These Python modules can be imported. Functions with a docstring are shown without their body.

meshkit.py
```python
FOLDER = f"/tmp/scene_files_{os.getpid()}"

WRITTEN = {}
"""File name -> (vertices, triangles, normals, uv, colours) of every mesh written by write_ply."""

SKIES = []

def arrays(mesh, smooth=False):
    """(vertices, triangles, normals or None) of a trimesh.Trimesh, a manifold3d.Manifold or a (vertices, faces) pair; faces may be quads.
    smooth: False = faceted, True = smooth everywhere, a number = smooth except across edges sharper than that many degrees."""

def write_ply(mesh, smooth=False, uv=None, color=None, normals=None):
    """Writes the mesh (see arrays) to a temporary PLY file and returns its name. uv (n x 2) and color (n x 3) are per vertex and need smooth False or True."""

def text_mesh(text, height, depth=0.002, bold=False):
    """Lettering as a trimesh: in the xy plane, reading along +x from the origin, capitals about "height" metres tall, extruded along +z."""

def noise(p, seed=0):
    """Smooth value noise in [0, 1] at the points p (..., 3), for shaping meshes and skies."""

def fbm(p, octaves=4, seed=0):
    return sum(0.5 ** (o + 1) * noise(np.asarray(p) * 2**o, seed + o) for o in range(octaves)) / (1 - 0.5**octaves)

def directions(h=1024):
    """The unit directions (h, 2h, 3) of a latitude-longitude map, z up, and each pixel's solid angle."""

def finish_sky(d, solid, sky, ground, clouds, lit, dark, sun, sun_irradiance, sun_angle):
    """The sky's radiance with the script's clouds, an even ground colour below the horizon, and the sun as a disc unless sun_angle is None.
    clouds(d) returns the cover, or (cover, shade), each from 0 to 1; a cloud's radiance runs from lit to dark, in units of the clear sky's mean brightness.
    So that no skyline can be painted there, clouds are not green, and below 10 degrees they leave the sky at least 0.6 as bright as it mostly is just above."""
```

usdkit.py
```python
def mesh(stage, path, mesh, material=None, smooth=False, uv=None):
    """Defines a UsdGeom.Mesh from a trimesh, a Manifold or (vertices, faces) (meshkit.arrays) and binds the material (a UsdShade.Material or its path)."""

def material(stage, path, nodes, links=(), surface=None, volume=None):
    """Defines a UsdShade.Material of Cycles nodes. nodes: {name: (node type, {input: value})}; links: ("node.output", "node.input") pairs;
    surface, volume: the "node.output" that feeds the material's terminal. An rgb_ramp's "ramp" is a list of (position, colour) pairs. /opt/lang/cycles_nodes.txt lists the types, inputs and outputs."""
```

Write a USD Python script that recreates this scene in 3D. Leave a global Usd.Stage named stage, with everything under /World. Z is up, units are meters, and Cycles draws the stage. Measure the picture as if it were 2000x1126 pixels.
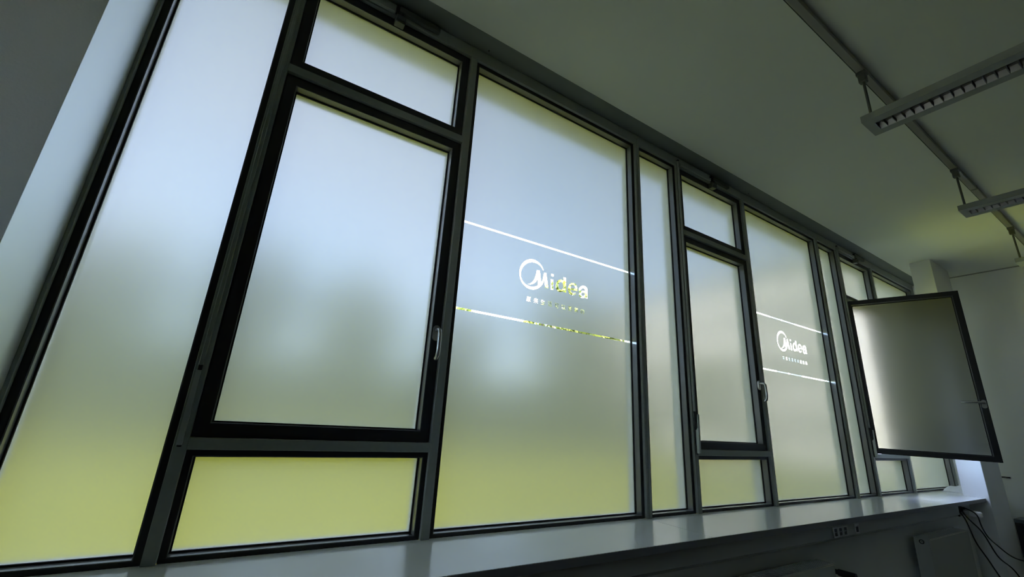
import math, random
import numpy as np
import trimesh
import usdkit, meshkit
from pxr import Usd, UsdGeom, UsdLux, UsdShade, Gf
from shapely.geometry import Polygon, box as sbox

stage = Usd.Stage.CreateInMemory()
UsdGeom.SetStageUpAxis(stage, 'Z')
UsdGeom.SetStageMetersPerUnit(stage, 1.0)
UsdGeom.Xform.Define(stage, '/World')
rnd = random.Random(7)
LOOKS = '/World/Looks/'

# ------------------------------------------------------------------ camera
YAW, PITCH, ROLL, F_PX = 0.54177, 0.29923, 0.05981, 824.277
CAM = (0.10247, -1.62216, 0.4369)
fw = np.array([math.sin(YAW) * math.cos(PITCH), math.cos(YAW) * math.cos(PITCH), math.sin(PITCH)])
r0 = np.array([math.cos(YAW), -math.sin(YAW), 0.0])
u0 = np.cross(r0, fw)
rt = math.cos(ROLL) * r0 + math.sin(ROLL) * u0
up = -math.sin(ROLL) * r0 + math.cos(ROLL) * u0
cam = UsdGeom.Camera.Define(stage, '/World/camera')
cam.CreateHorizontalApertureAttr(36.0)
cam.CreateFocalLengthAttr(36.0 * F_PX / 2000.0)
cam.CreateFStopAttr(0.0)
cam.CreateClippingRangeAttr((0.02, 500.0))
cam.CreateExposureAttr(EXPOSURE := 2.82)
cam.AddTransformOp().Set(Gf.Matrix4d(*rt, 0, *up, 0, *(-fw), 0, *CAM, 1))

# ------------------------------------------------------------------ sky and sun
SUN_DIR = np.array([-0.68, -0.22, 0.70]); SUN_DIR /= np.linalg.norm(SUN_DIR)
sky = UsdLux.DomeLight.Define(stage, '/World/sky')
sky_m = usdkit.material(stage, LOOKS + 'sky', {
    's': ('sky_texture', {'sky_type': 'multiple_scattering', 'sun_disc': False, 'sun_elevation': math.asin(SUN_DIR[2]),
                          'sun_rotation': math.pi + 1.26, 'air_density': 1.0, 'aerosol_density': 1.0}),
    'g': ('texture_coordinate', {}), 'n': ('noise_texture', {'scale': 2.6, 'detail': 5.0, 'roughness': 0.55}),
    'r': ('map_range', {'from_min': 0.35, 'from_max': 0.75, 'to_min': 0.25, 'to_max': 0.60, 'clamp': True}),
    'k': ('mix', {'mix_type': 'mix', 'color2': (6.0, 5.5, 5.7)}),
    'b': ('background_shader', {'strength': 0.255})},
    [('g.generated', 'n.vector'), ('n.fac', 'r.value'), ('r.result', 'k.fac'), ('s.color', 'k.color1'), ('k.color', 'b.color')], surface='b.background')
UsdShade.MaterialBindingAPI.Apply(sky.GetPrim()).Bind(sky_m)
sun = UsdLux.DistantLight.Define(stage, '/World/sun')
sun.CreateIntensityAttr(3.1)
sun.CreateNormalizeAttr(True)
sun.CreateAngleAttr(0.53)
sun.CreateColorAttr(Gf.Vec3f(1.0, 0.96, 0.90))
sx = np.cross([0, 0, 1], SUN_DIR); sx /= np.linalg.norm(sx); sy = np.cross(SUN_DIR, sx)
sun.AddTransformOp().Set(Gf.Matrix4d(*sx, 0, *sy, 0, *SUN_DIR, 0, 0, 0, 20, 1))

# ------------------------------------------------------------------ materials
def mat(name, color, rough=0.5, metal=0.0, spec=0.5, noise=None, bump=None, **kw):
    nodes = {'p': ('principled_bsdf', dict(base_color=color, roughness=rough, metallic=metal, specular_ior_level=spec, **kw))}
    links = []
    if noise or bump:
        nodes['tc'] = ('texture_coordinate', {})
    if noise:
        sc, amt = noise
        nodes['n'] = ('noise_texture', {'scale': sc, 'detail': 4.0})
        nodes['r'] = ('rgb_ramp', {'ramp': [(0.3, tuple(c * (1 - amt) for c in color)), (0.7, tuple(min(1, c * (1 + amt)) for c in color))]})
        links += [('tc.object', 'n.vector'), ('n.fac', 'r.fac'), ('r.color', 'p.base_color')]
    if bump:
        sc, st = bump
        nodes['bn'] = ('noise_texture', {'scale': sc, 'detail': 3.0})
        nodes['bp'] = ('bump', {'strength': st, 'distance': 0.002})
        links += [('tc.object', 'bn.vector'), ('bn.fac', 'bp.height'), ('bp.normal', 'p.normal')]
    return usdkit.material(stage, LOOKS + name, nodes, links, surface='p.BSDF')

M = {}
M['wall'] = mat('wall_paint', (0.74, 0.75, 0.73), 0.75, spec=0.25, noise=(3.0, 0.02), bump=(120.0, 0.25))
M['ceiling'] = mat('ceiling_paint', (0.72, 0.74, 0.70), 0.85, spec=0.15, noise=(1.2, 0.02), bump=(90.0, 0.2))
M['reveal'] = mat('satin_reveal_sheet', (0.86, 0.90, 0.91), 0.36, metal=1.0)
M['wall_end'] = mat('end_wall_paint', (0.90, 0.90, 0.88), 0.75, spec=0.25, noise=(3.0, 0.015), bump=(120.0, 0.25))
M['wall_far'] = mat('back_wall_paint', (0.42, 0.42, 0.41), 0.8)
M['column'] = mat('column_paint', (0.78, 0.78, 0.78), 0.7, spec=0.25, noise=(4.0, 0.015), bump=(140.0, 0.2))
M['floor'] = mat('floor_covering', (0.11, 0.11, 0.10), 0.5, noise=(14.0, 0.12))
M['frame'] = mat('frame_grey_aluminium', (0.32, 0.345, 0.32), 0.45, spec=0.35, noise=(60.0, 0.04))
M['black'] = mat('frame_black_aluminium', (0.018, 0.018, 0.022), 0.42, spec=0.4)
M['bead'] = mat('bead_grey', (0.15, 0.155, 0.168), 0.16, spec=1.0)
M['cover'] = mat('outer_cover_aluminium', (0.62, 0.63, 0.64), 0.45)
M['gasket'] = mat('gasket_rubber', (0.008, 0.008, 0.009), 0.6, spec=0.3)
M['soffit'] = mat('soffit_metal', (0.17, 0.19, 0.175), 0.55, spec=0.4, noise=(8.0, 0.05))
M['sill'] = mat('sill_laminate', (0.83, 0.85, 0.88), 0.17, spec=1.0)
M['sill_edge'] = mat('sill_edge_band', (0.16, 0.155, 0.16), 0.45)
M['duct'] = mat('duct_plastic', (0.36, 0.36, 0.34), 0.5)
M['socket'] = mat('socket_plastic', (0.52, 0.52, 0.50), 0.4)
M['dark'] = mat('dark_plastic', (0.012, 0.012, 0.013), 0.45)
M['cable'] = mat('cable_rubber', (0.010, 0.010, 0.011), 0.5)
M['white_plastic'] = mat('white_plastic', (0.80, 0.80, 0.78), 0.4)
M['radiator'] = mat('radiator_enamel', (0.50, 0.51, 0.47), 0.22, spec=0.5)
M['stay'] = mat('stay_grey_aluminium', (0.075, 0.085, 0.078), 0.45)
M['steel'] = mat('brushed_steel', (0.55, 0.55, 0.56), 0.28, metal=1.0)
M['alu'] = mat('satin_aluminium', (0.46, 0.50, 0.50), 0.35, metal=0.2)
M['lamp'] = mat('lamp_grey_enamel', (0.30, 0.32, 0.31), 0.45, noise=(30.0, 0.03))
M['reflector'] = mat('lamp_reflector', (0.55, 0.57, 0.56), 0.25, metal=1.0)
M['blade'] = mat('louvre_blade', (0.10, 0.105, 0.105), 0.35, metal=0.6)
M['tube'] = mat('lamp_tube_unlit', (0.22, 0.22, 0.21), 0.3)
M['rail'] = mat('rail_grey_brown', (0.25, 0.25, 0.225), 0.5)
M['rod'] = mat('rod_dark_grey', (0.10, 0.105, 0.10), 0.4)
M['cloth'] = mat('white_cloth', (0.80, 0.82, 0.86), 0.8, bump=(300.0, 0.3))
M['desk'] = mat('desk_top', (0.10, 0.12, 0.13), 0.3)
M['render'] = mat('pale_render', (0.64, 0.63, 0.615), 0.85, noise=(2.0, 0.05))
M['roof'] = mat('roof_grey', (0.18, 0.18, 0.19), 0.8)
M['bark'] = mat('bark', (0.10, 0.075, 0.05), 0.9, noise=(12.0, 0.3))
M['wood_frame'] = mat('far_window_frame', (0.75, 0.75, 0.74), 0.5)
M['far_pane'] = mat('far_window_pane', (0.05, 0.06, 0.07), 0.05, spec=0.8)

# frosted film: one flat sheet that scatters what passes through it
M['film'] = usdkit.material(stage, LOOKS + 'frosted_film', {
    'p': ('principled_bsdf', {'base_color': (0.101, 0.096, 0.096), 'roughness': 0.275, 'transmission_weight': 1.0, 'thin_wall': True, 'ior': 1.35}),
    't': ('translucent_bsdf', {'color': (0.50, 0.50, 0.34)}), 'm': ('mix_closure', {'fac': 0.075})},
    [('p.BSDF', 'm.closure1'), ('t.BSDF', 'm.closure2')], surface='m.closure')
# clear pane: see-through with a fresnel reflection
M['glass'] = usdkit.material(stage, LOOKS + 'clear_glass', {
    't': ('transparent_bsdf', {'color': (0.95, 0.97, 0.96)}), 'g': ('glossy_bsdf', {'roughness': 0.02, 'color': (0.9, 0.9, 0.9)}),
    'o': ('geometry', {}), 'i': ('map_range', {'to_min': 1.45, 'to_max': 1 / 1.45}),   # the same reflection from either face of the pane
    'f': ('fresnel', {}), 'm': ('mix_closure', {})},
    [('o.backfacing', 'i.value'), ('i.result', 'f.IOR'), ('f.fac', 'm.fac'), ('t.BSDF', 'm.closure1'), ('g.BSDF', 'm.closure2')], surface='m.closure')

def leaf_mat(name, c1, c2):
    return usdkit.material(stage, LOOKS + name, {
        'tc': ('texture_coordinate', {}), 'n': ('noise_texture', {'scale': 1.7, 'detail': 3.0}),
        'r': ('rgb_ramp', {'ramp': [(0.35, c1), (0.65, c2)]}),
        'd': ('principled_bsdf', {'roughness': 0.55, 'specular_ior_level': 0.3}), 't': ('translucent_bsdf', {}),
        'm': ('mix_closure', {'fac': 0.35})},
        [('tc.object', 'n.vector'), ('n.fac', 'r.fac'), ('r.color', 'd.base_color'), ('r.color', 't.color'),
         ('d.BSDF', 'm.closure1'), ('t.BSDF', 'm.closure2')], surface='m.closure')
M['leaf_yellow'] = leaf_mat('leaf_yellow_green', (0.075, 0.095, 0.018), (0.17, 0.175, 0.035))
M['leaf_green'] = leaf_mat('leaf_mid_green', (0.08, 0.105, 0.018), (0.16, 0.19, 0.034))
M['leaf_dark'] = leaf_mat('leaf_dark_green', (0.06, 0.085, 0.022), (0.12, 0.15, 0.035))
M['leaf_hedge'] = leaf_mat('leaf_hedge', (0.06, 0.075, 0.016), (0.11, 0.13, 0.028))
M['grass'] = usdkit.material(stage, LOOKS + 'grass', {
    'g': ('geometry', {}), 'n': ('noise_texture', {'scale': 0.6, 'detail': 6.0}),
    'r': ('rgb_ramp', {'ramp': [(0.3, (0.115, 0.128, 0.007)), (0.7, (0.175, 0.188, 0.012))]}),
    'p': ('principled_bsdf', {'roughness': 0.9, 'specular_ior_level': 0.1})},
    [('g.position', 'n.vector'), ('n.fac', 'r.fac'), ('r.color', 'p.base_color')], surface='p.BSDF')

# ------------------------------------------------------------------ helpers
taken = {}
def numbered(parent, name):
    k = (parent, name)
    n = taken.get(k, 0); taken[k] = n + 1
    return f'{parent}/{name}' if n == 0 else f'{parent}/{name}_{n:03d}'

def bx(x0, x1, y0, y1, z0, z1, c=0.0):
    """A box, its edges chamfered by c."""
    lo, hi = np.minimum([x0, y0, z0], [x1, y1, z1]), np.maximum([x0, y0, z0], [x1, y1, z1])
    if c <= 0:
        m = trimesh.creation.box(hi - lo); m.apply_translation((lo + hi) / 2); return m
    pts = []
    for i in range(8):
        s = np.array([(i >> k) & 1 for k in range(3)])
        p = np.where(s, hi, lo).astype(float)
        d = np.where(s, -c, c)
        for k in range(3):
            q = p + d; q[k] = p[k]; pts.append(q)
    return trimesh.convex.convex_hull(np.array(pts))

def prism_x(poly, x0, x1):
    """Extrudes a polygon given in (y, z) along x."""
    m = trimesh.creation.extrude_polygon(Polygon(poly), x1 - x0, engine='earcut')
    m.apply_transform(np.array([[0, 0, 1, x0], [1, 0, 0, 0], [0, 1, 0, 0], [0, 0, 0, 1.0]])); return m

def plate_xz(poly, y0, y1):
    """Extrudes a shapely polygon given in (x, z) along y."""
    m = trimesh.creation.extrude_polygon(poly, y1 - y0, engine='earcut')
    m.apply_transform(np.array([[1, 0, 0, 0], [0, 0, -1, y1], [0, 1, 0, 0], [0, 0, 0, 1.0]])); return m

def ring(x0, x1, z0, z1, w, y0, y1, wb=None):
    wb = w if wb is None else wb
    return plate_xz(sbox(x0, z0, x1, z1).difference(sbox(x0 + w, z0 + wb, x1 - w, z1 - w)), y0, y1)

def cat(*ms):
    return trimesh.util.concatenate([m for m in ms])

def cyl(p, q, r, n=20):
    m = trimesh.creation.cylinder(radius=r, segment=[p, q], sections=n); return m

def tube(pts, r, n=12, per=6):
    """A smooth round tube through the points."""
    from scipy.interpolate import CubicSpline
    pts = np.asarray(pts, float)
    t = np.r_[0, np.cumsum(np.linalg.norm(np.diff(pts, axis=0), axis=1))]
    s = CubicSpline(t, pts)(np.linspace(0, t[-1], per * (len(pts) - 1) + 1))
    d = np.gradient(s, axis=0); d /= np.linalg.norm(d, axis=1, keepdims=True)
    u = np.cross(d[0], [0.3, 0.2, 1.0]); u /= np.linalg.norm(u)
    V, Fc = [], []
    for i, (p, k) in enumerate(zip(s, d)):
        u = u - k * (u @ k); u /= np.linalg.norm(u); w = np.cross(k, u)
        a = np.arange(n) / n * 2 * math.pi
        V.append(p + r * (np.cos(a)[:, None] * u + np.sin(a)[:, None] * w))
        if i:
            b = (i - 1) * n
            for j in range(n):
                j2 = (j + 1) % n
                Fc += [[b + j, b + j2, b + n + j2], [b + j, b + n + j2, b + n + j]]
    V = np.vstack(V); k = len(V)
    V = np.vstack([V, s[0], s[-1]])
    for j in range(n):
        Fc += [[k, (j + 1) % n, j], [k + 1, k - n + j, k - n + (j + 1) % n]]
    return trimesh.Trimesh(V, Fc, process=False)

def tag(prim, label=None, category=None, group=None, kind=None):
    for k, v in (('label', label), ('category', category), ('group', group), ('kind', kind)):
        if v: prim.SetCustomDataByKey(k, v)
    return prim

def thing(name, label, category, group=None, kind=None, loc=(0, 0, 0)):
    x = UsdGeom.Xform.Define(stage, numbered('/World', name))
    x.AddTranslateOp().Set(Gf.Vec3d(*loc))
    return tag(x.GetPrim(), label, category, group, kind)

def obj(name, mesh, m, parent=None, smooth=False, label=None):
    path = numbered(str(parent.GetPath()) if parent else '/World', name)
    if parent:
        o = np.zeros(3); q = parent
        while q and str(q.GetPath()) != '/World':
            t = q.GetAttribute('xformOp:translate')
            if t and t.Get() is not None: o += np.array(t.Get())
            q = q.GetParent()
        if np.abs(o).max() > 0:
            mesh = mesh.copy(); mesh.apply_translation(-o)
    p = usdkit.mesh(stage, path, mesh, M[m], smooth).GetPrim()
    if label: p.SetCustomDataByKey('label', label)
    return p

def struct(name, mesh, m, label, category, smooth=False):
    return tag(obj(name, mesh, m, smooth=smooth), label, category, kind='structure')

# ------------------------------------------------------------------ the room shell
ZC, ZF = 2.290, -0.900          # ceiling, floor (z = 0 is the window sill)
XL, XR, YB = -3.6, 6.785, -6.0  # side walls, back wall
P = 2.39                        # the facade's module

struct('floor', bx(XL, XR, YB, -0.2, ZF - 0.2, ZF), 'floor', 'grey floor of the long room', 'floor')
struct('ceiling', bx(XL, XR, YB, -0.090, ZC, ZC + 0.25), 'ceiling', 'plain white painted ceiling above the window band', 'ceiling')
struct('wall_right', bx(XR, XR + 0.2, YB, 0.3, ZF - 0.2, ZC + 0.25), 'wall_end', 'white end wall behind the open window sash', 'wall')
struct('wall_back', bx(XL, XR, YB - 0.2, YB, ZF - 0.2, ZC + 0.25), 'wall_far', 'plain grey wall across the room from the windows', 'wall')
WY0, WY1, WZ0, WZ1 = -1.75, -1.05, 0.90, 2.05   # the window in the side wall
struct('wall_left', cat(bx(XL - 0.2, XL, YB, WY0, ZF - 0.2, ZC + 0.25), bx(XL - 0.2, XL, WY1, 0.3, ZF - 0.2, ZC + 0.25), bx(XL - 0.2, XL, WY0, WY1, ZF - 0.2, WZ0), bx(XL - 0.2, XL, WY0, WY1, WZ1, ZC + 0.25)), 'wall', 'plain white side wall away from the open sash', 'wall')
struct('wall_front', bx(XL, XR, -0.215, 0.115, ZF - 0.2, -0.0285), 'wall', 'white parapet wall below the window sill', 'wall')
struct('wall_pier', bx(-1.9, -0.4165, -0.283, -0.0005, ZF, ZC), 'wall', 'broad white pier beside the narrow first window', 'pier')
struct('wall_facade', bx(XL, -0.4426, 0.0, 0.115, -0.0285, ZC), 'wall', 'white facade wall behind the broad pier', 'wall')
struct('wall_lintel', cat(bx(XL - 0.2, XR + 0.2, 0.112, 0.25, 2.215, 3.1), bx(XL - 0.2, XR + 0.2, -0.09, 0.112, 2.305, 2.60)), 'render', 'rendered lintel over the windows', 'lintel')
struct('roof', bx(XL - 0.4, XR + 0.4, YB - 0.4, 0.45, 3.1, 3.3), 'roof', 'flat roof over the room', 'roof')
struct('column', bx(5.948, 6.515, -0.382, -0.213, ZF, ZC, 0.003), 'column', 'pale square column beside the open window sash', 'column')
struct('trim_1', prism_x([(0.0, 2.2682), (-0.0905, 2.2882), (-0.0905, 2.305), (0.0, 2.305)], -0.4140, XR), 'soffit',
       'grey metal soffit strip between window heads and ceiling', 'trim')
struct('trim_2', prism_x([(-5.2, 2.290), (-0.09, 2.290), (-0.09, 2.278), (-5.2, 2.278)], XR - 0.006, XR), 'duct',
       'thin grey line where the end wall meets the ceiling', 'trim')
struct('trim_3', bx(-0.4164, -0.4148, -0.2835, -0.0006, -0.0280, ZC - 0.0005, 0.0007), 'reveal',
       'pale satin metal sheet lining the reveal of the pier', 'trim')
for x in (0.9585, 3.3485):
    tag(obj('screw', cyl((x - 0.12, -0.02, 2.2735), (x - 0.12, -0.0205, 2.2705), 0.004, 12), 'dark'),
        'tiny black screw in the grey soffit above the ' + ('first' if x < 2 else 'second') + ' logo window', 'screw')

# ------------------------------------------------------------------ windows
HB, HT = 2.2012, 2.2682               # underside and top of the head rail
T1, T2 = (0.297, 0.331), (1.6835, 1.719)  # the two transoms
MW = 0.0344
LOGO = [[[[4493,1388],[4501,876],[4318,881],[4317,917],[4262,878],[4199,849],[4134,832],[4069,828],[3982,846],[3914,896],[3884,953],[3880,1020],[3902,1090],[3948,1154],[3862,1152],[3856,1240],[3872,1302],[3898,1356],[3980,1453],[4055,1504],[4132,1537],[4218,1555],[4295,1554],[4371,1533],[4428,1497],[4469,1447]],[[4014,1269],[3999,1199],[4084,1245],[4176,1268],[4252,1267],[4315,1250],[4314,1332],[4283,1370],[4241,1393],[4191,1399],[4134,1387],[4084,1359],[4043,1319]],[[4294,1068],[4289,1111],[4263,1141],[4220,1157],[4165,1155],[4112,1136],[4067,1101],[4042,1060],[4038,1016],[4054,985],[4082,964],[4123,954],[4166,958],[4251,999],[4280,1033]]],[[[3772,1324],[3776,1237],[3758,1148],[3288,1132],[3304,1078],[3330,1033],[3366,1001],[3404,985],[3470,988],[3532,1023],[3706,1035],[3639,955],[3553,892],[3442,851],[3324,854],[3228,898],[3189,933],[3153,984],[3127,1050],[3115,1124],[3120,1201],[3140,1279],[3175,1353],[3223,1421],[3281,1478],[3341,1517],[3412,1547],[3485,1560],[3557,1556],[3616,1538],[3675,1502],[3722,1451],[3752,1395]],[[3319,1329],[3287,1230],[3624,1245],[3613,1323],[3583,1386],[3538,1427],[3478,1444],[3420,1431],[3362,1389]]],[[[2789,1729],[2982,1732],[3002,902],[2811,907],[2810,958],[2730,900],[2644,865],[2556,854],[2466,872],[2419,895],[2373,933],[2336,981],[2310,1037],[2293,1158],[2319,1286],[2354,1359],[2402,1424],[2461,1479],[2520,1517],[2592,1545],[2664,1556],[2735,1551],[2794,1531]],[[2801,1216],[2790,1314],[2746,1389],[2679,1426],[2603,1415],[2534,1360],[2488,1273],[2474,1172],[2494,1079],[2526,1031],[2569,999],[2619,989],[2671,1001],[2720,1034],[2760,1084],[2789,1147]]],[[[1968,1433],[2134,1434],[2154,861],[1989,862]]],[[[1980,1737],[2147,1735],[2152,1607],[1985,1609]]],[[[1387,1992],[1496,1821],[1453,1785],[1377,1896],[1271,1987],[1156,2044],[1012,2078],[893,2082],[771,2067],[652,2032],[537,1979],[431,1909],[324,1813],[245,1717],[176,1597],[135,1487],[112,1360],[116,1235],[144,1117],[198,1010],[274,919],[370,846],[468,799],[592,768],[724,761],[860,779],[978,815],[1076,860],[1164,914],[1137,1245],[1049,1089],[913,950],[717,861],[541,842],[692,913],[819,1022],[936,1200],[1014,1433],[1056,1699],[1073,1723],[1237,1734],[1261,1708],[1343,1233],[1383,1135],[1408,1175],[1412,1161],[1443,1255],[1518,1661],[1540,1690],[1665,1703],[1834,896],[1620,890],[1548,1279],[1503,1150],[1431,997],[1345,889],[1231,790],[1149,733],[1044,679],[934,641],[840,622],[727,615],[615,625],[507,652],[406,695],[313,753],[229,825],[158,910],[75,1056],[30,1201],[12,1374],[28,1531],[79,1702],[153,1845],[251,1972],[371,2078],[525,2169],[673,2219],[827,2239],[980,2226],[1144,2175],[1275,2097]]],[[[510,-26],[527,13],[536,64],[539,211],[773,211],[773,191],[561,191],[558,68],[551,20],[531,-33],[524,-36]]],[[[703,27],[715,37],[722,37],[771,-17],[771,-24],[751,-31],[744,-17]]],[[[585,160],[642,160],[652,186],[679,184],[670,160],[751,160],[751,54],[679,53],[679,-24],[676,-33],[667,-41],[621,-43],[616,-24],[653,-24],[657,-21],[657,52],[585,54]],[[606,72],[726,70],[730,74],[730,98],[608,99]],[[606,118],[728,116],[730,139],[726,143],[608,143]]],[[[558,-19],[589,13],[606,39],[628,32],[577,-31]]],[[[962,-29],[950,-9],[1007,25],[1053,72],[1052,75],[954,75],[954,97],[1070,98],[1070,169],[969,170],[967,191],[1069,191],[1070,227],[1095,227],[1096,191],[1198,191],[1198,170],[1095,169],[1095,98],[1143,97],[1142,102],[1131,104],[1128,109],[1148,141],[1155,165],[1179,157],[1145,98],[1211,97],[1211,75],[1113,75],[1112,72],[1158,25],[1218,-12],[1206,-29],[1196,-29],[1162,-7],[1131,20],[1096,59],[1092,-43],[1070,-41],[1069,59],[1017,5],[976,-24]]],[[[991,155],[1003,162],[1015,160],[1034,124],[1037,107],[1017,102]]],[[[1392,-33],[1392,-12],[1510,-11],[1510,63],[1423,63],[1423,85],[1510,85],[1510,147],[1441,148],[1411,102],[1392,112],[1430,178],[1443,220],[1464,218],[1453,170],[1510,170],[1510,227],[1532,227],[1533,170],[1636,169],[1636,148],[1532,147],[1533,85],[1624,85],[1626,63],[1533,63],[1532,-10],[1650,-12],[1650,-33]]],[[[1904,121],[1904,140],[1989,142],[1988,189],[1924,182],[1919,198],[2005,211],[2061,225],[2076,211],[2073,206],[2011,191],[2011,142],[2090,140],[2090,119],[2011,119],[2011,72],[2071,70],[2071,-41],[2049,-41],[2048,-29],[1949,-29],[1945,-41],[1926,-41],[1926,70],[1988,71],[1989,117]],[[1945,-8],[2049,-9],[2049,50],[1946,51]]],[[[1839,206],[1854,223],[1895,201],[1904,194],[1904,189],[1892,174]]],[[[1832,-24],[1873,42],[1883,66],[1890,68],[1897,63],[1902,51],[1851,-38]]],[[[1825,126],[1839,143],[1887,116],[1890,109],[1880,97],[1873,97]]],[[[2267,206],[2525,206],[2525,184],[2489,183],[2489,-21],[2480,-36],[2467,-41],[2412,-41],[2405,-21],[2461,-19],[2467,-13],[2467,183],[2267,184]]],[[[2296,140],[2414,140],[2414,32],[2319,32],[2318,8],[2296,8]],[[2319,119],[2318,54],[2392,54],[2392,118]]],[[[2789,-26],[2846,10],[2873,45],[2895,101],[2905,159],[2907,213],[2932,213],[2922,116],[2900,47],[2948,0],[2968,-26],[2949,-41],[2926,-10],[2890,27],[2854,-14],[2830,-31],[2804,-43]]],[[[2796,186],[2816,198],[2847,155],[2859,131],[2840,119],[2823,152]]],[[[2717,5],[2733,26],[2733,203],[2758,203],[2758,32],[2764,32],[2820,61],[2825,61],[2830,39],[2741,-2],[2731,-12]]],[[[3149,-41],[3140,-21],[3180,-14],[3214,2],[3181,39],[3183,46],[3194,49],[3195,53],[3171,54],[3171,167],[3260,169],[3259,191],[3144,191],[3144,211],[3396,211],[3396,191],[3282,191],[3283,167],[3379,165],[3379,54],[3281,53],[3272,27],[3255,4],[3281,-7],[3317,-14],[3405,-19],[3398,-41],[3304,-33],[3258,-21],[3240,-12],[3232,-12],[3202,-29],[3161,-41]],[[3282,74],[3286,70],[3354,70],[3357,74],[3357,101],[3286,102],[3282,98]],[[3282,120],[3356,119],[3357,147],[3283,148]],[[3190,74],[3194,70],[3257,71],[3260,74],[3260,101],[3191,102]],[[3190,120],[3259,119],[3260,147],[3191,148]],[[3197,51],[3225,20],[3232,17],[3246,27],[3255,48],[3254,53]]],[[[3575,-24],[3617,-14],[3651,1],[3681,31],[3680,37],[3587,37],[3587,56],[3691,57],[3692,78],[3579,78],[3579,97],[3695,98],[3694,124],[3606,124],[3606,143],[3695,144],[3694,167],[3592,167],[3592,186],[3649,187],[3628,220],[3649,227],[3671,196],[3669,186],[3738,186],[3763,227],[3770,227],[3785,223],[3785,215],[3766,187],[3823,186],[3823,167],[3718,167],[3718,143],[3811,143],[3811,124],[3718,124],[3717,98],[3838,97],[3838,78],[3718,78],[3712,57],[3833,56],[3833,37],[3731,35],[3732,30],[3761,3],[3800,-14],[3840,-21],[3828,-41],[3797,-36],[3756,-19],[3720,12],[3707,32],[3693,8],[3674,-12],[3647,-26],[3608,-38],[3584,-41]]],[[[4024,179],[4057,179],[4070,227],[4089,225],[4092,215],[4079,180],[4126,179],[4127,123],[4135,129],[4155,166],[4174,227],[4193,223],[4184,179],[4268,179],[4263,32],[4251,-24],[4234,-36],[4181,-36],[4176,-14],[4226,-17],[4234,-8],[4244,48],[4249,158],[4175,160],[4147,109],[4126,121],[4126,-12],[4047,-12],[4046,-33],[4027,-36]],[[4046,9],[4106,8],[4106,80],[4046,80]],[[4047,160],[4046,100],[4106,100],[4106,159]]],[[[4162,102],[4164,109],[4179,114],[4217,61],[4222,46],[4203,37],[4191,63]]]]

def film_sheet(x0, x1, z0, z1, y, holes=()):
    s = sbox(x0, z0, x1, z1)
    for h in holes: s = s.difference(h)
    V, Fc, n = [], [], 0
    for g in getattr(s, 'geoms', [s]):
        v, f = trimesh.creation.triangulate_polygon(g, engine='earcut')
        V.append(np.c_[v[:, 0], np.full(len(v), y), v[:, 1]]); Fc.append(f + n); n += len(v)
    return trimesh.Trimesh(np.vstack(V), np.vstack(Fc), process=False)

def logo_holes(dx, x0, x1):
    hs = [sbox(x0, 1.3098, x1, 1.3200), sbox(x0, 0.8882, x1, 0.8982)]
    for p in LOGO:
        rings = [[(1.15 + dx + a * 1e-4, 1.0 + b * 1e-4) for a, b in r] for r in p]
        hs.append(Polygon(rings[0], rings[1:]).buffer(0))
    return hs

def turn(mesh, hinge, deg):
    if deg:
        mesh = mesh.copy()
        mesh.apply_transform(trimesh.transformations.rotation_matrix(math.radians(-deg), [0, 0, 1], [hinge[0], hinge[1], 0]))
    return mesh

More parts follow.
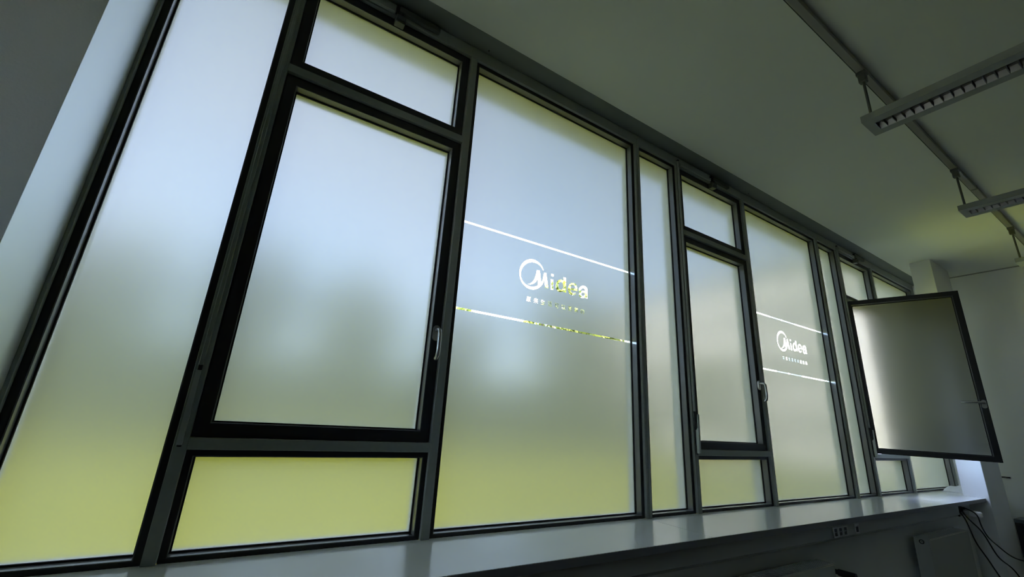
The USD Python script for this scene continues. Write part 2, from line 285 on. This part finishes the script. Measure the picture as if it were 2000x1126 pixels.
def glazing(t, x0, x1, z0, z1, w, holes=(), y0=0.016, name='frame', hinge=None, deg=0, sub=None, wb=None):
    """A glazed insert: black frame, bead, gasket, clear pane and the frosted film on its room side."""
    wb = w if wb is None else wb
    R = lambda m: turn(m, hinge, deg)
    fr = obj(name, R(ring(x0, x1, z0, z1, w - 0.0025, y0, 0.0680, wb - 0.0025)), 'black', t)
    par = fr if sub else t
    a0, a1, b0, b1 = x0 + w, x1 - w, z0 + wb, z1 - w
    obj('outer_cover', R(ring(x0, x1, z0, z1, w - 0.001, 0.0682, 0.100, wb - 0.001)), 'cover', par)
    obj('bead', R(ring(x0 + w - 0.003, a1 + 0.003, z0 + wb - 0.003, b1 + 0.003, 0.003, y0 + 0.0015, 0.0585)), 'bead', par)
    obj('gasket', R(ring(a0, a1, b0, b1, 0.0045, 0.052, 0.0592)), 'gasket', par)
    obj('frosted_film', R(film_sheet(a0 + 0.001, a1 - 0.001, b0 + 0.001, b1 - 0.001, 0.0598, holes)), 'film', par)
    obj('glass_pane', R(bx(a0 - 0.002, a1 + 0.002, 0.0604, 0.0664, b0 - 0.002, b1 + 0.002)), 'glass', par)
    return fr

def mullion(t, x, double=False):
    if not double:
        obj('mullion', bx(x, x + MW, 0.0, 0.108, 0.0, HB, 0.0012), 'frame', t)
        obj('cover_cap', bx(x - 0.004, x + MW + 0.004, 0.1082, 0.130, -0.02, HB + 0.012, 0.002), 'cover', t)
    else:
        obj('mullion', bx(x, x + 0.0172, 0.0, 0.112, 0.0, HT - 0.0005, 0.0012), 'frame', t)
        obj('mullion', bx(x + 0.0204, x + 0.0376, 0.0, 0.112, 0.0, HT - 0.0005, 0.0012), 'frame', t)
        obj('mullion_seal', bx(x + 0.0170, x + 0.0206, 0.006, 0.110, 0.0, HT - 0.0005), 'gasket', t)

def head_rail(t, x0, x1):
    obj('head_rail', bx(x0, x1, 0.0, 0.112, HB, HT, 0.0012), 'frame', t)

def handle(t, cx, cz, y, hinge, deg, horizontal):
    """An oblong rosette and a bent lever: hanging when shut, level when open."""
    R = lambda m: turn(m, hinge, deg)
    a = np.linspace(0, math.pi, 13)
    w, h = 0.0145, 0.0175
    pts = [(cx + w * math.cos(t_), cz + h + w * math.sin(t_)) for t_ in a] + [(cx - w * math.cos(t_), cz - h - w * math.sin(t_)) for t_ in a]
    ro = obj('handle_rosette', R(plate_xz(Polygon(pts), y - 0.009, y)), 'steel', t)
    zl = cz + 0.010
    if horizontal:
        path = [(cx, y - 0.006, zl), (cx, y - 0.034, zl), (cx - 0.006, y - 0.043, zl), (cx - 0.018, y - 0.046, zl), (cx - 0.060, y - 0.047, zl), (cx - 0.105, y - 0.045, zl), (cx - 0.118, y - 0.038, zl), (cx - 0.121, y - 0.028, zl)]
    else:
        path = [(cx, y - 0.006, zl), (cx, y - 0.034, zl), (cx, y - 0.043, zl - 0.006), (cx, y - 0.046, zl - 0.018), (cx, y - 0.047, zl - 0.060), (cx, y - 0.045, zl - 0.100), (cx, y - 0.038, zl - 0.113), (cx, y - 0.028, zl - 0.116)]
    obj('handle_lever', R(tube(path, 0.0078, 14)), 'steel', t, smooth=True)

def linkage(t, x):
    """The fanlight opener: cover up the mullion, hand lever at its foot, stay box and bracket at the head."""
    a, b = x + 0.0086, x + 0.0217
    obj('linkage_cover', bx(a, b, -0.0125, -0.0002, 0.541, 2.232, 0.002), 'frame', t)
    obj('linkage_cap', bx(a - 0.001, b + 0.001, -0.0135, -0.0002, 2.232, 2.243, 0.002), 'dark', t)
    obj('lever_rail', bx(a + 0.001, b - 0.001, -0.0085, -0.0002, 0.305, 0.541, 0.001), 'dark', t)
    prof = [(-0.0105, 0.311), (-0.0245, 0.311), (-0.0265, 0.318), (-0.0285, 0.440), (-0.0300, 0.515), (-0.0285, 0.524), (-0.0245, 0.524), (-0.0235, 0.452), (-0.0165, 0.440), (-0.0105, 0.437)]
    obj('hand_lever', prism_x(prof, a - 0.0004, b + 0.0004), 'alu', t)
    obj('lever_screw', cat(cyl((b + 0.0004, -0.0185, 0.345), (b + 0.0016, -0.0185, 0.345), 0.0032, 12)), 'steel', t)
    o = x + MW
    obj('stay_rod', bx(o + 0.002, o + 0.352, -0.016, -0.0002, 2.2065, 2.2330, 0.004), 'frame', t)
    obj('stay_box', bx(o + 0.368, o + 0.570, -0.023, -0.0002, 2.2190, 2.2510, 0.003), 'stay', t)
    obj('stay_gap', bx(o + 0.353, o + 0.368, -0.019, -0.0002, 2.2080, 2.2540, 0.002), 'dark', t)
    obj('stay_bracket', cat(bx(o + 0.356, o + 0.402, -0.022, 0.0155, 2.158, 2.200, 0.003), bx(o + 0.358, o + 0.400, -0.026, -0.021, 2.170, 2.196, 0.002)), 'stay', t)
    obj('stay_arm', bx(o + 0.374, o + 0.388, -0.0205, -0.012, 2.175, 2.216, 0.001), 'dark', t)

WIN = {
    1: ('narrow', 'narrow frosted window beside the broad white pier', 0), 2: ('opening', 'shut casement window with fanlight, beside the narrow pane near the pier', 0),
    3: ('logo', 'wide frosted window with the larger clear logo lettering', 0), 4: ('narrow', 'narrow frosted window between larger logo pane and second casement', 1),
    5: ('opening', 'shut casement window between the two logo windows', 1), 6: ('logo', 'wide frosted window with logo, next to the open sash bay', 1),
    7: ('narrow', 'narrow frosted window hinged against by the open sash', 2), 8: ('opening', 'casement window with its black framed sash swung open into the room', 2),
    9: ('wide', 'wide frosted window behind the open sash, by the column', 2)}
for k, (kind, label, n) in WIN.items():
    dx = n * P
    t = thing(f'window_{k}', label, 'window', kind='structure')
    if kind == 'narrow':
        x0, x1 = dx - 0.4050, dx - MW
        mullion(t, dx - 0.4426, double=True)
        head_rail(t, x0, dx)
        glazing(t, x0, x1, -0.006, HB, 0.0215, wb=0.0205)
    elif kind in ('logo', 'wide'):
        x0, x1 = dx + 0.7563 + MW, dx + 1.9474
        mullion(t, dx + 0.7563)
        head_rail(t, dx + 0.7563, x1)
        holes = logo_holes(dx, x0 + 0.0225, x1 - 0.0225) if kind == 'logo' else ()
        glazing(t, x0, x1, -0.006, HB, 0.0215, holes, wb=0.0205)
        if k == 9:
            mullion(t, dx + 1.9474, double=True)
    else:
        x0, x1 = dx, dx + 0.7563
        mullion(t, dx - MW)
        head_rail(t, x0, x1)
        for a, b in (T1, T2):
            obj('transom', bx(x0, x1, 0.0, 0.112, a, b, 0.0012), 'frame', t)
        glazing(t, x0, x1, -0.006, T1[0], 0.0205, wb=0.0205, name='lower_frame', sub=True)
        deg = 71.5 if k == 8 else 0
        hinge = (x0 + 0.003, 0.012)
        obj('outer_frame', ring(x0, x1, T1[1], T2[0], 0.006, 0.030, 0.105), 'black', t)
        s = glazing(t, x0 + 0.003, x1 - 0.003, T1[1] + 0.003, T2[0] - 0.003, 0.0405, y0=0.014, name='sash', hinge=hinge, deg=deg, sub=True)
        handle(s, x1 - 0.0235, 0.757, 0.014, hinge, deg, horizontal=bool(deg))
        obj('fanlight_rebate', ring(x0, x1, T2[1], HB, 0.006, 0.030, 0.105), 'black', t)
        glazing(t, x0 + 0.003, x1 - 0.003, T2[1] + 0.003, HB - 0.003, 0.0405, y0=0.016, name='fanlight', sub=True)
        linkage(t, dx - MW)

t = thing('window_10', 'clear glazed window in the side wall away from the sash', 'window', kind='structure')
for i in range(3):
    ya = WY0 + (WY1 - WY0) * i / 3; yb = WY0 + (WY1 - WY0) * (i + 1) / 3
    fr = sbox(ya, WZ0, yb, WZ1).difference(sbox(ya + 0.05, WZ0 + 0.05, yb - 0.05, WZ1 - 0.05))
    m = trimesh.creation.extrude_polygon(fr, 0.08, engine='earcut'); m.apply_transform(np.array([[0, 0, 1, XL - 0.14], [1, 0, 0, 0], [0, 1, 0, 0], [0, 0, 0, 1.0]]))
    obj('frame', m, 'black', t)
    obj('glass_pane', bx(XL - 0.105, XL - 0.099, ya + 0.048, yb - 0.048, WZ0 + 0.048, WZ1 - 0.048), 'glass', t)

# ------------------------------------------------------------------ sill, duct, sockets
def board(poly):
    m = trimesh.creation.extrude_polygon(Polygon(poly), 0.0283, engine='earcut'); m.apply_translation([0, 0, -0.0283]); return m
for poly, label in (([(-0.4140, -0.356), (1.9520, -0.356), (1.9520, 0.014), (-0.4140, 0.014)], 'pale laminate window sill board under the larger logo window'),
                    ([(1.9545, -0.356), (5.947, -0.356), (5.947, -0.212), (6.784, -0.212), (6.784, 0.014), (1.9545, 0.014)], 'pale laminate window sill board running to the column')):
    t = thing('window_sill', label, 'window sill', kind='structure')
    obj('sill_board', board(poly), 'sill', t)
    xa, xb = poly[0][0], poly[1][0]
    obj('sill_edge', bx(xa, xb, -0.3590 if xa < 0 else -0.3572, -0.3561, -0.0283, -0.0012), 'sill_edge', t)
t = thing('cable_duct', 'grey plastic cable duct on the wall under the sill', 'cable duct', kind='structure')
obj('duct_cover', bx(-0.4140, 5.270, -0.3300, -0.2155, -0.1000, -0.0290, 0.002), 'duct', t)
obj('duct_base', bx(-0.4140, 5.270, -0.3180, -0.2155, -0.1130, -0.1003), 'duct', t)
obj('duct_end', bx(5.271, 5.272, -0.3300, -0.2155, -0.1130, -0.0290), 'dark', t)
obj('duct_tray', cat(bx(5.2722, 5.860, -0.2600, -0.2155, -0.1130, -0.0290), bx(5.2722, 5.860, -0.3200, -0.2600, -0.1130, -0.1080)), 'duct', t)

def socket(x, label, inner):
    t = thing('power_socket', label, 'power socket', 'sockets on the cable duct')
    plate = plate_xz(sbox(x, -0.0965, x + 0.0575, -0.0440).difference(sbox(x + 0.011, -0.0890, x + 0.0465, -0.0510)), -0.3350, -0.3302)
    obj('socket_plate', plate, 'socket', t)
    obj('socket_well', bx(x + 0.0095, x + 0.0480, -0.3325, -0.3302, -0.0900, -0.0500), 'dark' if inner != 'data' else 'socket', t)
    if inner == 'pins':
        obj('socket_pin', cyl((x + 0.022, -0.3325, -0.070), (x + 0.022, -0.3338, -0.070), 0.0035), 'socket', t)
        obj('socket_pin', cyl((x + 0.036, -0.3325, -0.070), (x + 0.036, -0.3338, -0.070), 0.0035), 'socket', t)
    else:
        obj('socket_shutter', cat(bx(x + 0.016, x + 0.026, -0.3345, -0.3325, -0.086, -0.058), bx(x + 0.032, x + 0.042, -0.3345, -0.3325, -0.086, -0.058)), 'dark', t)
socket(3.080, 'dark power socket on the duct, outermost of three, away from the column', 'pins')
socket(3.139, 'middle power socket of the three on the cable duct', 'pins')
socket(3.198, 'power socket of the three on the duct nearest the data socket', 'pins')
socket(3.350, 'single data socket standing apart on the cable duct', 'data')

# ------------------------------------------------------------------ radiators
def radiator(x0, x1, label, badge):
    t = thing('radiator', label, 'radiator', 'panel radiators under the sill')
    y0, y1, z0, z1 = -0.343, -0.252, -0.72, -0.210
    obj('front_panel', bx(x0 + 0.004, x1 - 0.004, y0, y0 + 0.018, z0, z1 - 0.006, 0.003), 'radiator', t)
    obj('back_panel', bx(x0 + 0.004, x1 - 0.004, y1 - 0.018, y1, z0, z1 - 0.006, 0.003), 'radiator', t)
    for a, b in ((x0, x0 + 0.004), (x1 - 0.004, x1)):
        obj('side_cover', bx(a, b, y0 + 0.004, y1 - 0.002, z0 + 0.01, z1 - 0.004, 0.001), 'radiator', t)
    obj('top_rim', cat(bx(x0, x1, y0 + 0.001, y0 + 0.008, z1 - 0.006, z1, 0.001), bx(x0, x1, y1 - 0.008, y1 - 0.001, z1 - 0.006, z1, 0.001)), 'radiator', t)
    n = 34
    for i in range(n):
        xx = x0 + 0.012 + (x1 - x0 - 0.024) * i / (n - 1)
        obj('grille_bar', bx(xx - 0.003, xx + 0.003, y0 + 0.008, y1 - 0.008, z1 - 0.006, z1 - 0.002), 'radiator', t)
    for xb in (x0 + 0.12, x1 - 0.16):
        obj('wall_bracket', bx(xb, xb + 0.04, y1, -0.2155, -0.66, -0.26), 'radiator', t)
    if badge:
        a = trimesh.creation.annulus(0.0095, 0.0145, 0.0025); a.apply_transform(trimesh.transformations.rotation_matrix(math.pi / 2, [0, 1, 0])); a.apply_translation([x0 - 0.0012, -0.297, -0.2350])
        obj('vent_ring', a, 'dark', t)
        obj('vent_key', bx(x0 - 0.002, x0, -0.302, -0.292, -0.2365, -0.2335), 'dark', t)
    return t
t = radiator(2.140, 3.020, 'white panel radiator with dark thermostat valve below the sockets', False)
obj('valve_body', cyl((3.020, -0.300, -0.255), (3.062, -0.300, -0.255), 0.014), 'dark', t, smooth=30)
obj('thermostat_head', cat(cyl((3.045, -0.305, -0.255), (3.045, -0.345, -0.255), 0.012), cyl((3.045, -0.345, -0.255), (3.045, -0.425, -0.255), 0.0165)), 'dark', t, smooth=30)
obj('supply_pipe', cyl((3.045, -0.300, -0.245), (3.045, -0.300, -0.89), 0.008), 'radiator', t, smooth=30)
radiator(4.456, 5.330, 'white panel radiator with round vent, under the hanging black cables', True)

# ------------------------------------------------------------------ plugs and cables
C1 = [(5.34, -0.262, -0.075), (5.345, -0.30, -0.080), (5.30, -0.345, -0.120), (5.22, -0.385, -0.205), (5.17, -0.415, -0.280), (5.20, -0.44, -0.359), (5.293, -0.47, -0.50), (5.40, -0.49, -0.63), (5.50, -0.51, -0.80), (5.55, -0.60, -0.893)]
C2 = [(5.40, -0.262, -0.070), (5.40, -0.30, -0.075), (5.33, -0.345, -0.098), (5.275, -0.39, -0.140), (5.310, -0.42, -0.193), (5.325, -0.45, -0.279), (5.428, -0.47, -0.397), (5.536, -0.50, -0.464), (5.589, -0.52, -0.534), (5.70, -0.54, -0.70), (5.80, -0.62, -0.893)]
C3 = [(5.46, -0.262, -0.062), (5.46, -0.30, -0.058), (5.40, -0.345, -0.058), (5.425, -0.385, -0.085), (5.440, -0.40, -0.160), (5.425, -0.42, -0.228), (5.532, -0.44, -0.307), (5.633, -0.47, -0.374), (5.773, -0.50, -0.424), (6.05, -0.56, -0.47), (6.32, -0.68, -0.62), (6.44, -0.85, -0.86), (6.46, -0.95, -0.893)]
for pts, label in ((C1, 'black power cable hanging in front of the radiator'), (C2, 'black power cable with a kink, between the other two'),
                   (C3, 'black cable sagging across the column towards the desk')):
    t = thing('power_cable', label, 'cable', 'black cables from the duct end')
    obj('cable', tube(pts, 0.0046, 10, 8), 'cable', t, smooth=True)
    x, z = pts[0][0], pts[0][2]
    obj('plug', cat(bx(x - 0.019, x + 0.019, -0.298, -0.2605, z - 0.019, z + 0.019, 0.006), bx(x - 0.010, x + 0.010, -0.322, -0.298, z - 0.010, z + 0.010, 0.003)), 'dark', t)
t = thing('plug_adapter', 'small white plug adapter sticking out beside the black plugs', 'plug')
obj('adapter_body', bx(5.455, 5.500, -0.415, -0.335, -0.118, -0.076, 0.008), 'white_plastic', t)
obj('adapter_neck', bx(5.465, 5.490, -0.335, -0.2605, -0.110, -0.084, 0.003), 'white_plastic', t)

# ------------------------------------------------------------------ cloth on the sill
def cloth():
    xs, ys = np.linspace(6.20, 6.56, 37), np.linspace(-0.185, -0.012, 21)
    X, Y = np.meshgrid(xs, ys)
    e = np.minimum.reduce([(X - xs[0]) / 0.06, (xs[-1] - X) / 0.06, (Y - ys[0]) / 0.04, (ys[-1] - Y) / 0.03]).clip(0, 1)
    nz = meshkit.fbm(np.stack([X * 14, Y * 20, X * 0], -1), 3, 5)
    Z = 0.004 + 0.052 * e ** 0.5 * (0.72 + 0.55 * (nz - 0.5)) + 0.006 * np.sin(Y * 70 + X * 9) * e
    n, k = len(ys), len(xs)
    top = np.stack([X, Y, Z], -1).reshape(-1, 3); bot = top.copy(); bot[:, 2] = 0.0006
    f = []
    for i in range(n - 1):
        for j in range(k - 1):
            a = i * k + j
            f += [[a, a + 1, a + k + 1], [a, a + k + 1, a + k]]
    f = np.array(f)
    edge = [j for j in range(k)] + [i * k + k - 1 for i in range(1, n)] + [(n - 1) * k + j for j in range(k - 2, -1, -1)] + [i * k for i in range(n - 2, 0, -1)]
    s = []
    for a, b in zip(edge, edge[1:] + edge[:1]):
        s += [[a, a + n * k, b + n * k], [a, b + n * k, b]]
    return trimesh.Trimesh(np.vstack([top, bot]), np.vstack([f, f[:, ::-1] + n * k, s]), process=False)
tag(obj('folded_cloth', cloth(), 'cloth', smooth=True), 'crumpled white cloth lying on the sill behind the column', 'cloth')

# ------------------------------------------------------------------ desk and wall bar by the end wall
t = thing('side_desk', 'dark topped narrow desk against the end wall', 'desk')
obj('desk_top', bx(6.518, 6.783, -1.55, -0.386, -0.222, -0.190, 0.003), 'desk', t)
obj('desk_panel', bx(6.60, 6.62, -1.50, -0.42, ZF, -0.222), 'dark', t)
for yy in (-1.52, -0.40):
    obj('desk_leg', bx(6.53, 6.76, yy - 0.015, yy + 0.015, ZF, -0.222), 'dark', t)
tag(obj('wall_hook', cat(bx(6.763, 6.7845, -0.392, -0.330, 0.156, 0.168, 0.003)), 'dark'), 'short dark bar fixed low on the end wall', 'wall hook')

# ------------------------------------------------------------------ lamps and ceiling rail
t = thing('ceiling_rail', 'long grey cable rail fixed along the ceiling', 'ceiling rail')
obj('rail_body', bx(-1.5, XR - 0.002, -1.052, -1.016, 2.264, 2.2895, 0.004), 'rail', t)
obj('rail_lip', bx(-1.5, XR - 0.002, -1.010, -1.007, 2.283, 2.2895), 'dark', t)
for xx in (2.93, 4.42):
    obj('rail_joint', bx(xx - 0.012, xx + 0.012, -1.053, -1.015, 2.262, 2.2895, 0.002), 'rod', t)

def luminaire(xc, label):
    t = thing('pendant_lamp', label, 'lamp', 'unlit hanging lamps', loc=(xc, -1.9, 1.928))
    x0, x1, y0, y1, z0, z1 = xc - 0.0825, xc + 0.0825, -2.80, -1.010, 1.928, 1.964
    slot = sbox(xc - 0.036, y0 + 0.04, xc + 0.040, y1 - 0.036)
    plan = sbox(x0, y0, x1, y1)
    low = trimesh.creation.extrude_polygon(plan.difference(slot), z1 - z0 - 0.006, engine='earcut'); low.apply_translation([0, 0, z0])
    obj('lamp_housing', cat(low, bx(x0, x1, y0, y1, z1 - 0.006, z1)), 'lamp', t)
    a, b = xc - 0.036, xc + 0.040
    ya, yb = y0 + 0.04, y1 - 0.036
    for s0, s1 in ((a, a + 0.004), (b - 0.004, b)):
        sgn = 1 if s0 == a else -1
        pr = Polygon([(s0 if sgn > 0 else s1, z0 + 0.0005), ((s0 if sgn > 0 else s1) + sgn * 0.002, z0 + 0.0005), ((s0 if sgn > 0 else s1) + sgn * 0.018, z1 - 0.007), (s0 if sgn > 0 else s1, z1 - 0.007)])
        m = trimesh.creation.extrude_polygon(pr, yb - ya, engine='earcut')
        m.apply_transform(np.array([[1, 0, 0, 0], [0, 0, -1, yb], [0, 1, 0, 0], [0, 0, 0, 1.0]]))
        obj('reflector', m, 'reflector', t)
    obj('slot_rim', cat(bx(a, b, yb - 0.002, yb, z0 - 0.0006, z0 + 0.012), bx(a, b, ya, ya + 0.002, z0 - 0.0006, z0 + 0.012)), 'reflector', t)
    tb = cyl((xc, ya + 0.02, z1 - 0.018), (xc, yb - 0.02, z1 - 0.018), 0.008, 14)
    obj('lamp_tube', tb, 'tube', t, smooth=30)
    y = yb - 0.030
    while y > ya + 0.02:
        m = prism_x([(y - 0.0012, z0 + 0.001), (y + 0.0012, z0 + 0.001), (y + 0.004, z0 + 0.0125), (y - 0.004, z0 + 0.0125)], a + 0.001, b - 0.001)
        obj('louvre_blade', m, 'blade', t)
        y -= 0.0337
    for yy in (-1.0335, -2.70):
        obj('hanger_rod', cyl((xc - 0.004, yy, z1), (xc - 0.004, yy, 2.264), 0.0062, 14), 'rod', t, smooth=30)
        obj('rod_clamp', cat(bx(xc - 0.019, xc + 0.011, yy - 0.017, yy + 0.017, 2.200, 2.264, 0.004), bx(xc - 0.024, xc + 0.016, yy - 0.021, yy + 0.021, 2.244, 2.266 if yy > -2 else 2.2895, 0.003)), 'rod', t)
    return t
luminaire(2.508, 'unlit grey louvred lamp hung on rods, nearest the larger logo window')
luminaire(3.983, 'middle unlit louvred lamp of the three hung from the rail')
luminaire(5.455, 'unlit louvred lamp hung nearest the end wall and column')

# ------------------------------------------------------------------ outside
def ground():
    xs, ys = np.linspace(-60, 90, 61), np.linspace(-60, 120, 73)
    X, Y = np.meshgrid(xs, ys)
    Z = -0.95 + 0.25 * (meshkit.fbm(np.stack([X * 0.12, Y * 0.12, X * 0], -1), 3, 2) - 0.5) * np.clip((np.abs(Y + 3) - 5) / 6, 0, 1)
    f = []
    k = len(xs)
    for i in range(len(ys) - 1):
        for j in range(k - 1):
            a = i * k + j; f += [[a, a + 1, a + k + 1], [a, a + k + 1, a + k]]
    return trimesh.Trimesh(np.stack([X, Y, Z], -1).reshape(-1, 3), f, process=False)
struct('lawn', ground(), 'grass', 'sunlit yellow green lawn outside the windows', 'lawn', smooth=True)

def tree(x, y, h, r, leaf, label, seed, n=5200, size=0.24):
    g = np.random.default_rng(seed)
    t = thing('tree', label, 'tree', loc=(x, y, -0.95))
    z0 = -0.95
    obj('trunk', tube([(x, y, z0 - 0.1), (x + 0.08, y, z0 + h * 0.2), (x - 0.05, y + 0.05, z0 + h * 0.45), (x, y, z0 + h * 0.75)], 0.05 * r + 0.04, 10), 'bark', t, smooth=True)
    for a in g.uniform(0, 6.28, 5):
        hh = g.uniform(0.3, 0.55) * h
        obj('branch', tube([(x, y, z0 + hh), (x + 0.4 * r * math.cos(a), y + 0.4 * r * math.sin(a), z0 + hh + 0.14 * h), (x + 0.75 * r * math.cos(a), y + 0.75 * r * math.sin(a), z0 + hh + 0.3 * h)], 0.05, 7), 'bark', t)
    # leaves in clumps over the crown
    nc = 26
    d = g.normal(size=(nc, 3)); d /= np.linalg.norm(d, axis=1, keepdims=True)
    cc = np.array([x, y, z0 + h * 0.60]) + d * g.uniform(0.35, 0.8, (nc, 1)) * np.array([r, r, h * 0.40])
    which = g.integers(0, nc, n)
    v = g.normal(size=(n, 3)); v /= np.linalg.norm(v, axis=1, keepdims=True)
    c = cc[which] + v * (g.uniform(0.2, 1, (n, 1)) ** 0.5) * np.array([r * 0.36, r * 0.36, h * 0.14])
    c[:, 2] = np.maximum(c[:, 2], z0 + 0.25)
    a = g.normal(size=(n, 3)); a /= np.linalg.norm(a, axis=1, keepdims=True)
    b = np.cross(a, g.normal(size=(n, 3))); b /= np.linalg.norm(b, axis=1, keepdims=True)
    s = size * g.uniform(0.6, 1.2, (n, 1))
    V = np.stack([c - a * s, c + b * s * 0.5, c + a * s, c - b * s * 0.5], 1).reshape(-1, 3)
    i = np.arange(n)[:, None] * 4
    F = np.vstack([np.hstack([i, i + 1, i + 2]), np.hstack([i, i + 2, i + 3])])
    p = obj('foliage', trimesh.Trimesh(V, F, process=False), leaf, t)
    p.SetCustomDataByKey('kind', 'stuff')
    return t
TREES = [(-15.6, 20.5, 8.4, 2.5, 'leaf_green', 'round green tree seen blurred through the narrow window by the pier'),
         (-10.5, 21.0, 8.6, 2.5, 'leaf_dark', 'dark green tree standing far outside the pier window'),
         (-5.4, 20.5, 8.4, 2.5, 'leaf_green', 'mid green tree outside between pier window and first casement'),
         (-0.3, 21.0, 9.8, 2.5, 'leaf_dark', 'dark tree outside straight beyond the first shut casement'),
         (4.8, 20.5, 9.8, 2.5, 'leaf_green', 'green tree outside between the casement and the round logo emblem'),
         (10.4, 20.8, 8.2, 2.5, 'leaf_yellow', 'yellowish tree outside right below the round logo emblem'),
         (16.6, 19.0, 10.3, 2.5, 'leaf_yellow', 'tall yellow green tree seen through the cut-out letters of the logo'),
         (22.0, 20.6, 9.6, 2.2, 'leaf_yellow', 'tall yellow green tree near the pale building, past the larger logo'),
         (22.6, 13.5, 6.4, 1.9, 'leaf_green', 'green tree in front of the pale building outside')]
for i, (x, y, h, r, lf, lab) in enumerate(TREES):
    tree(x, y, h, r, lf, lab, 11 + i)

def hedge(x0, x1, y, h, label, seed):
    g = np.random.default_rng(seed)
    t = thing('hedge', label, 'hedge', loc=((x0 + x1) / 2, y, -0.95))
    n = int((x1 - x0) * 620)
    c = np.c_[g.uniform(x0, x1, n), y + g.normal(0, 0.38, n).clip(-0.75, 0.75), -0.95 + h * g.uniform(0.02, 1, n) ** 0.8]
    c[:, 2] += 0.25 * (meshkit.noise(np.c_[c[:, 0] * 0.8, c[:, 1], c[:, 0] * 0], seed) - 0.5)
    a = g.normal(size=(n, 3)); a /= np.linalg.norm(a, axis=1, keepdims=True)
    b = np.cross(a, g.normal(size=(n, 3))); b /= np.linalg.norm(b, axis=1, keepdims=True)
    s = 0.22 * g.uniform(0.6, 1.2, (n, 1))
    V = np.stack([c - a * s, c + b * s * 0.5, c + a * s, c - b * s * 0.5], 1).reshape(-1, 3)
    i = np.arange(n)[:, None] * 4
    p = obj('foliage', trimesh.Trimesh(V, np.vstack([np.hstack([i, i + 1, i + 2]), np.hstack([i, i + 2, i + 3])]), process=False), 'leaf_hedge', t)
    p.SetCustomDataByKey('kind', 'stuff')
    for x in np.arange(x0 + 0.5, x1, 1.6):
        obj('stem', cyl((x, y, -1.05), (x, y, -0.95 + 0.55 * h), 0.04, 8), 'bark', t)
hedge(-22.0, 20.0, 15.2, 3.1, 'long dark green hedge behind the lawn outside', 5)

t = thing('neighbouring_building', 'pale rendered building with rows of windows outside', 'building', loc=(27.0, 14.0, -0.95))
X0, X1, Y0, Y1, Z0, Z1 = 27.0, 38.0, 1.4, 24.0, -1.2, 10.2
wins = [(y, z) for z in (0.1, 3.3, 6.5) for y in np.arange(Y0 + 1.2, Y1 - 2.0, 2.6)]
body = bx(X0 + 0.15, X1, Y0, Y1, Z0, Z1)
face = Polygon([(Y0, Z0), (Y1, Z0), (Y1, Z1), (Y0, Z1)])
for y, z in wins: face = face.difference(sbox(y, z, y + 1.5, z + 1.7))
fm = trimesh.creation.extrude_polygon(face, 0.15, engine='earcut'); fm.apply_transform(np.array([[0, 0, 1, X0], [1, 0, 0, 0], [0, 1, 0, 0], [0, 0, 0, 1.0]]))
obj('wall', cat(fm, body), 'render', t)
for y, z in wins:
    w = obj('window', cat(bx(X0 + 0.08, X0 + 0.149, y, y + 1.5, z, z + 0.08), bx(X0 + 0.08, X0 + 0.149, y, y + 1.5, z + 1.62, z + 1.7), bx(X0 + 0.08, X0 + 0.149, y, y + 0.08, z, z + 1.7), bx(X0 + 0.08, X0 + 0.149, y + 1.42, y + 1.5, z, z + 1.7), bx(X0 + 0.08, X0 + 0.149, y + 0.71, y + 0.79, z, z + 1.7)), 'wood_frame', t)
    obj('pane', bx(X0 + 0.11, X0 + 0.125, y + 0.05, y + 1.45, z + 0.05, z + 1.65), 'far_pane', w)
obj('roof', bx(X0 - 0.4, X1 + 0.4, Y0 - 0.4, Y1 + 0.4, Z1, Z1 + 0.35), 'roof', t)
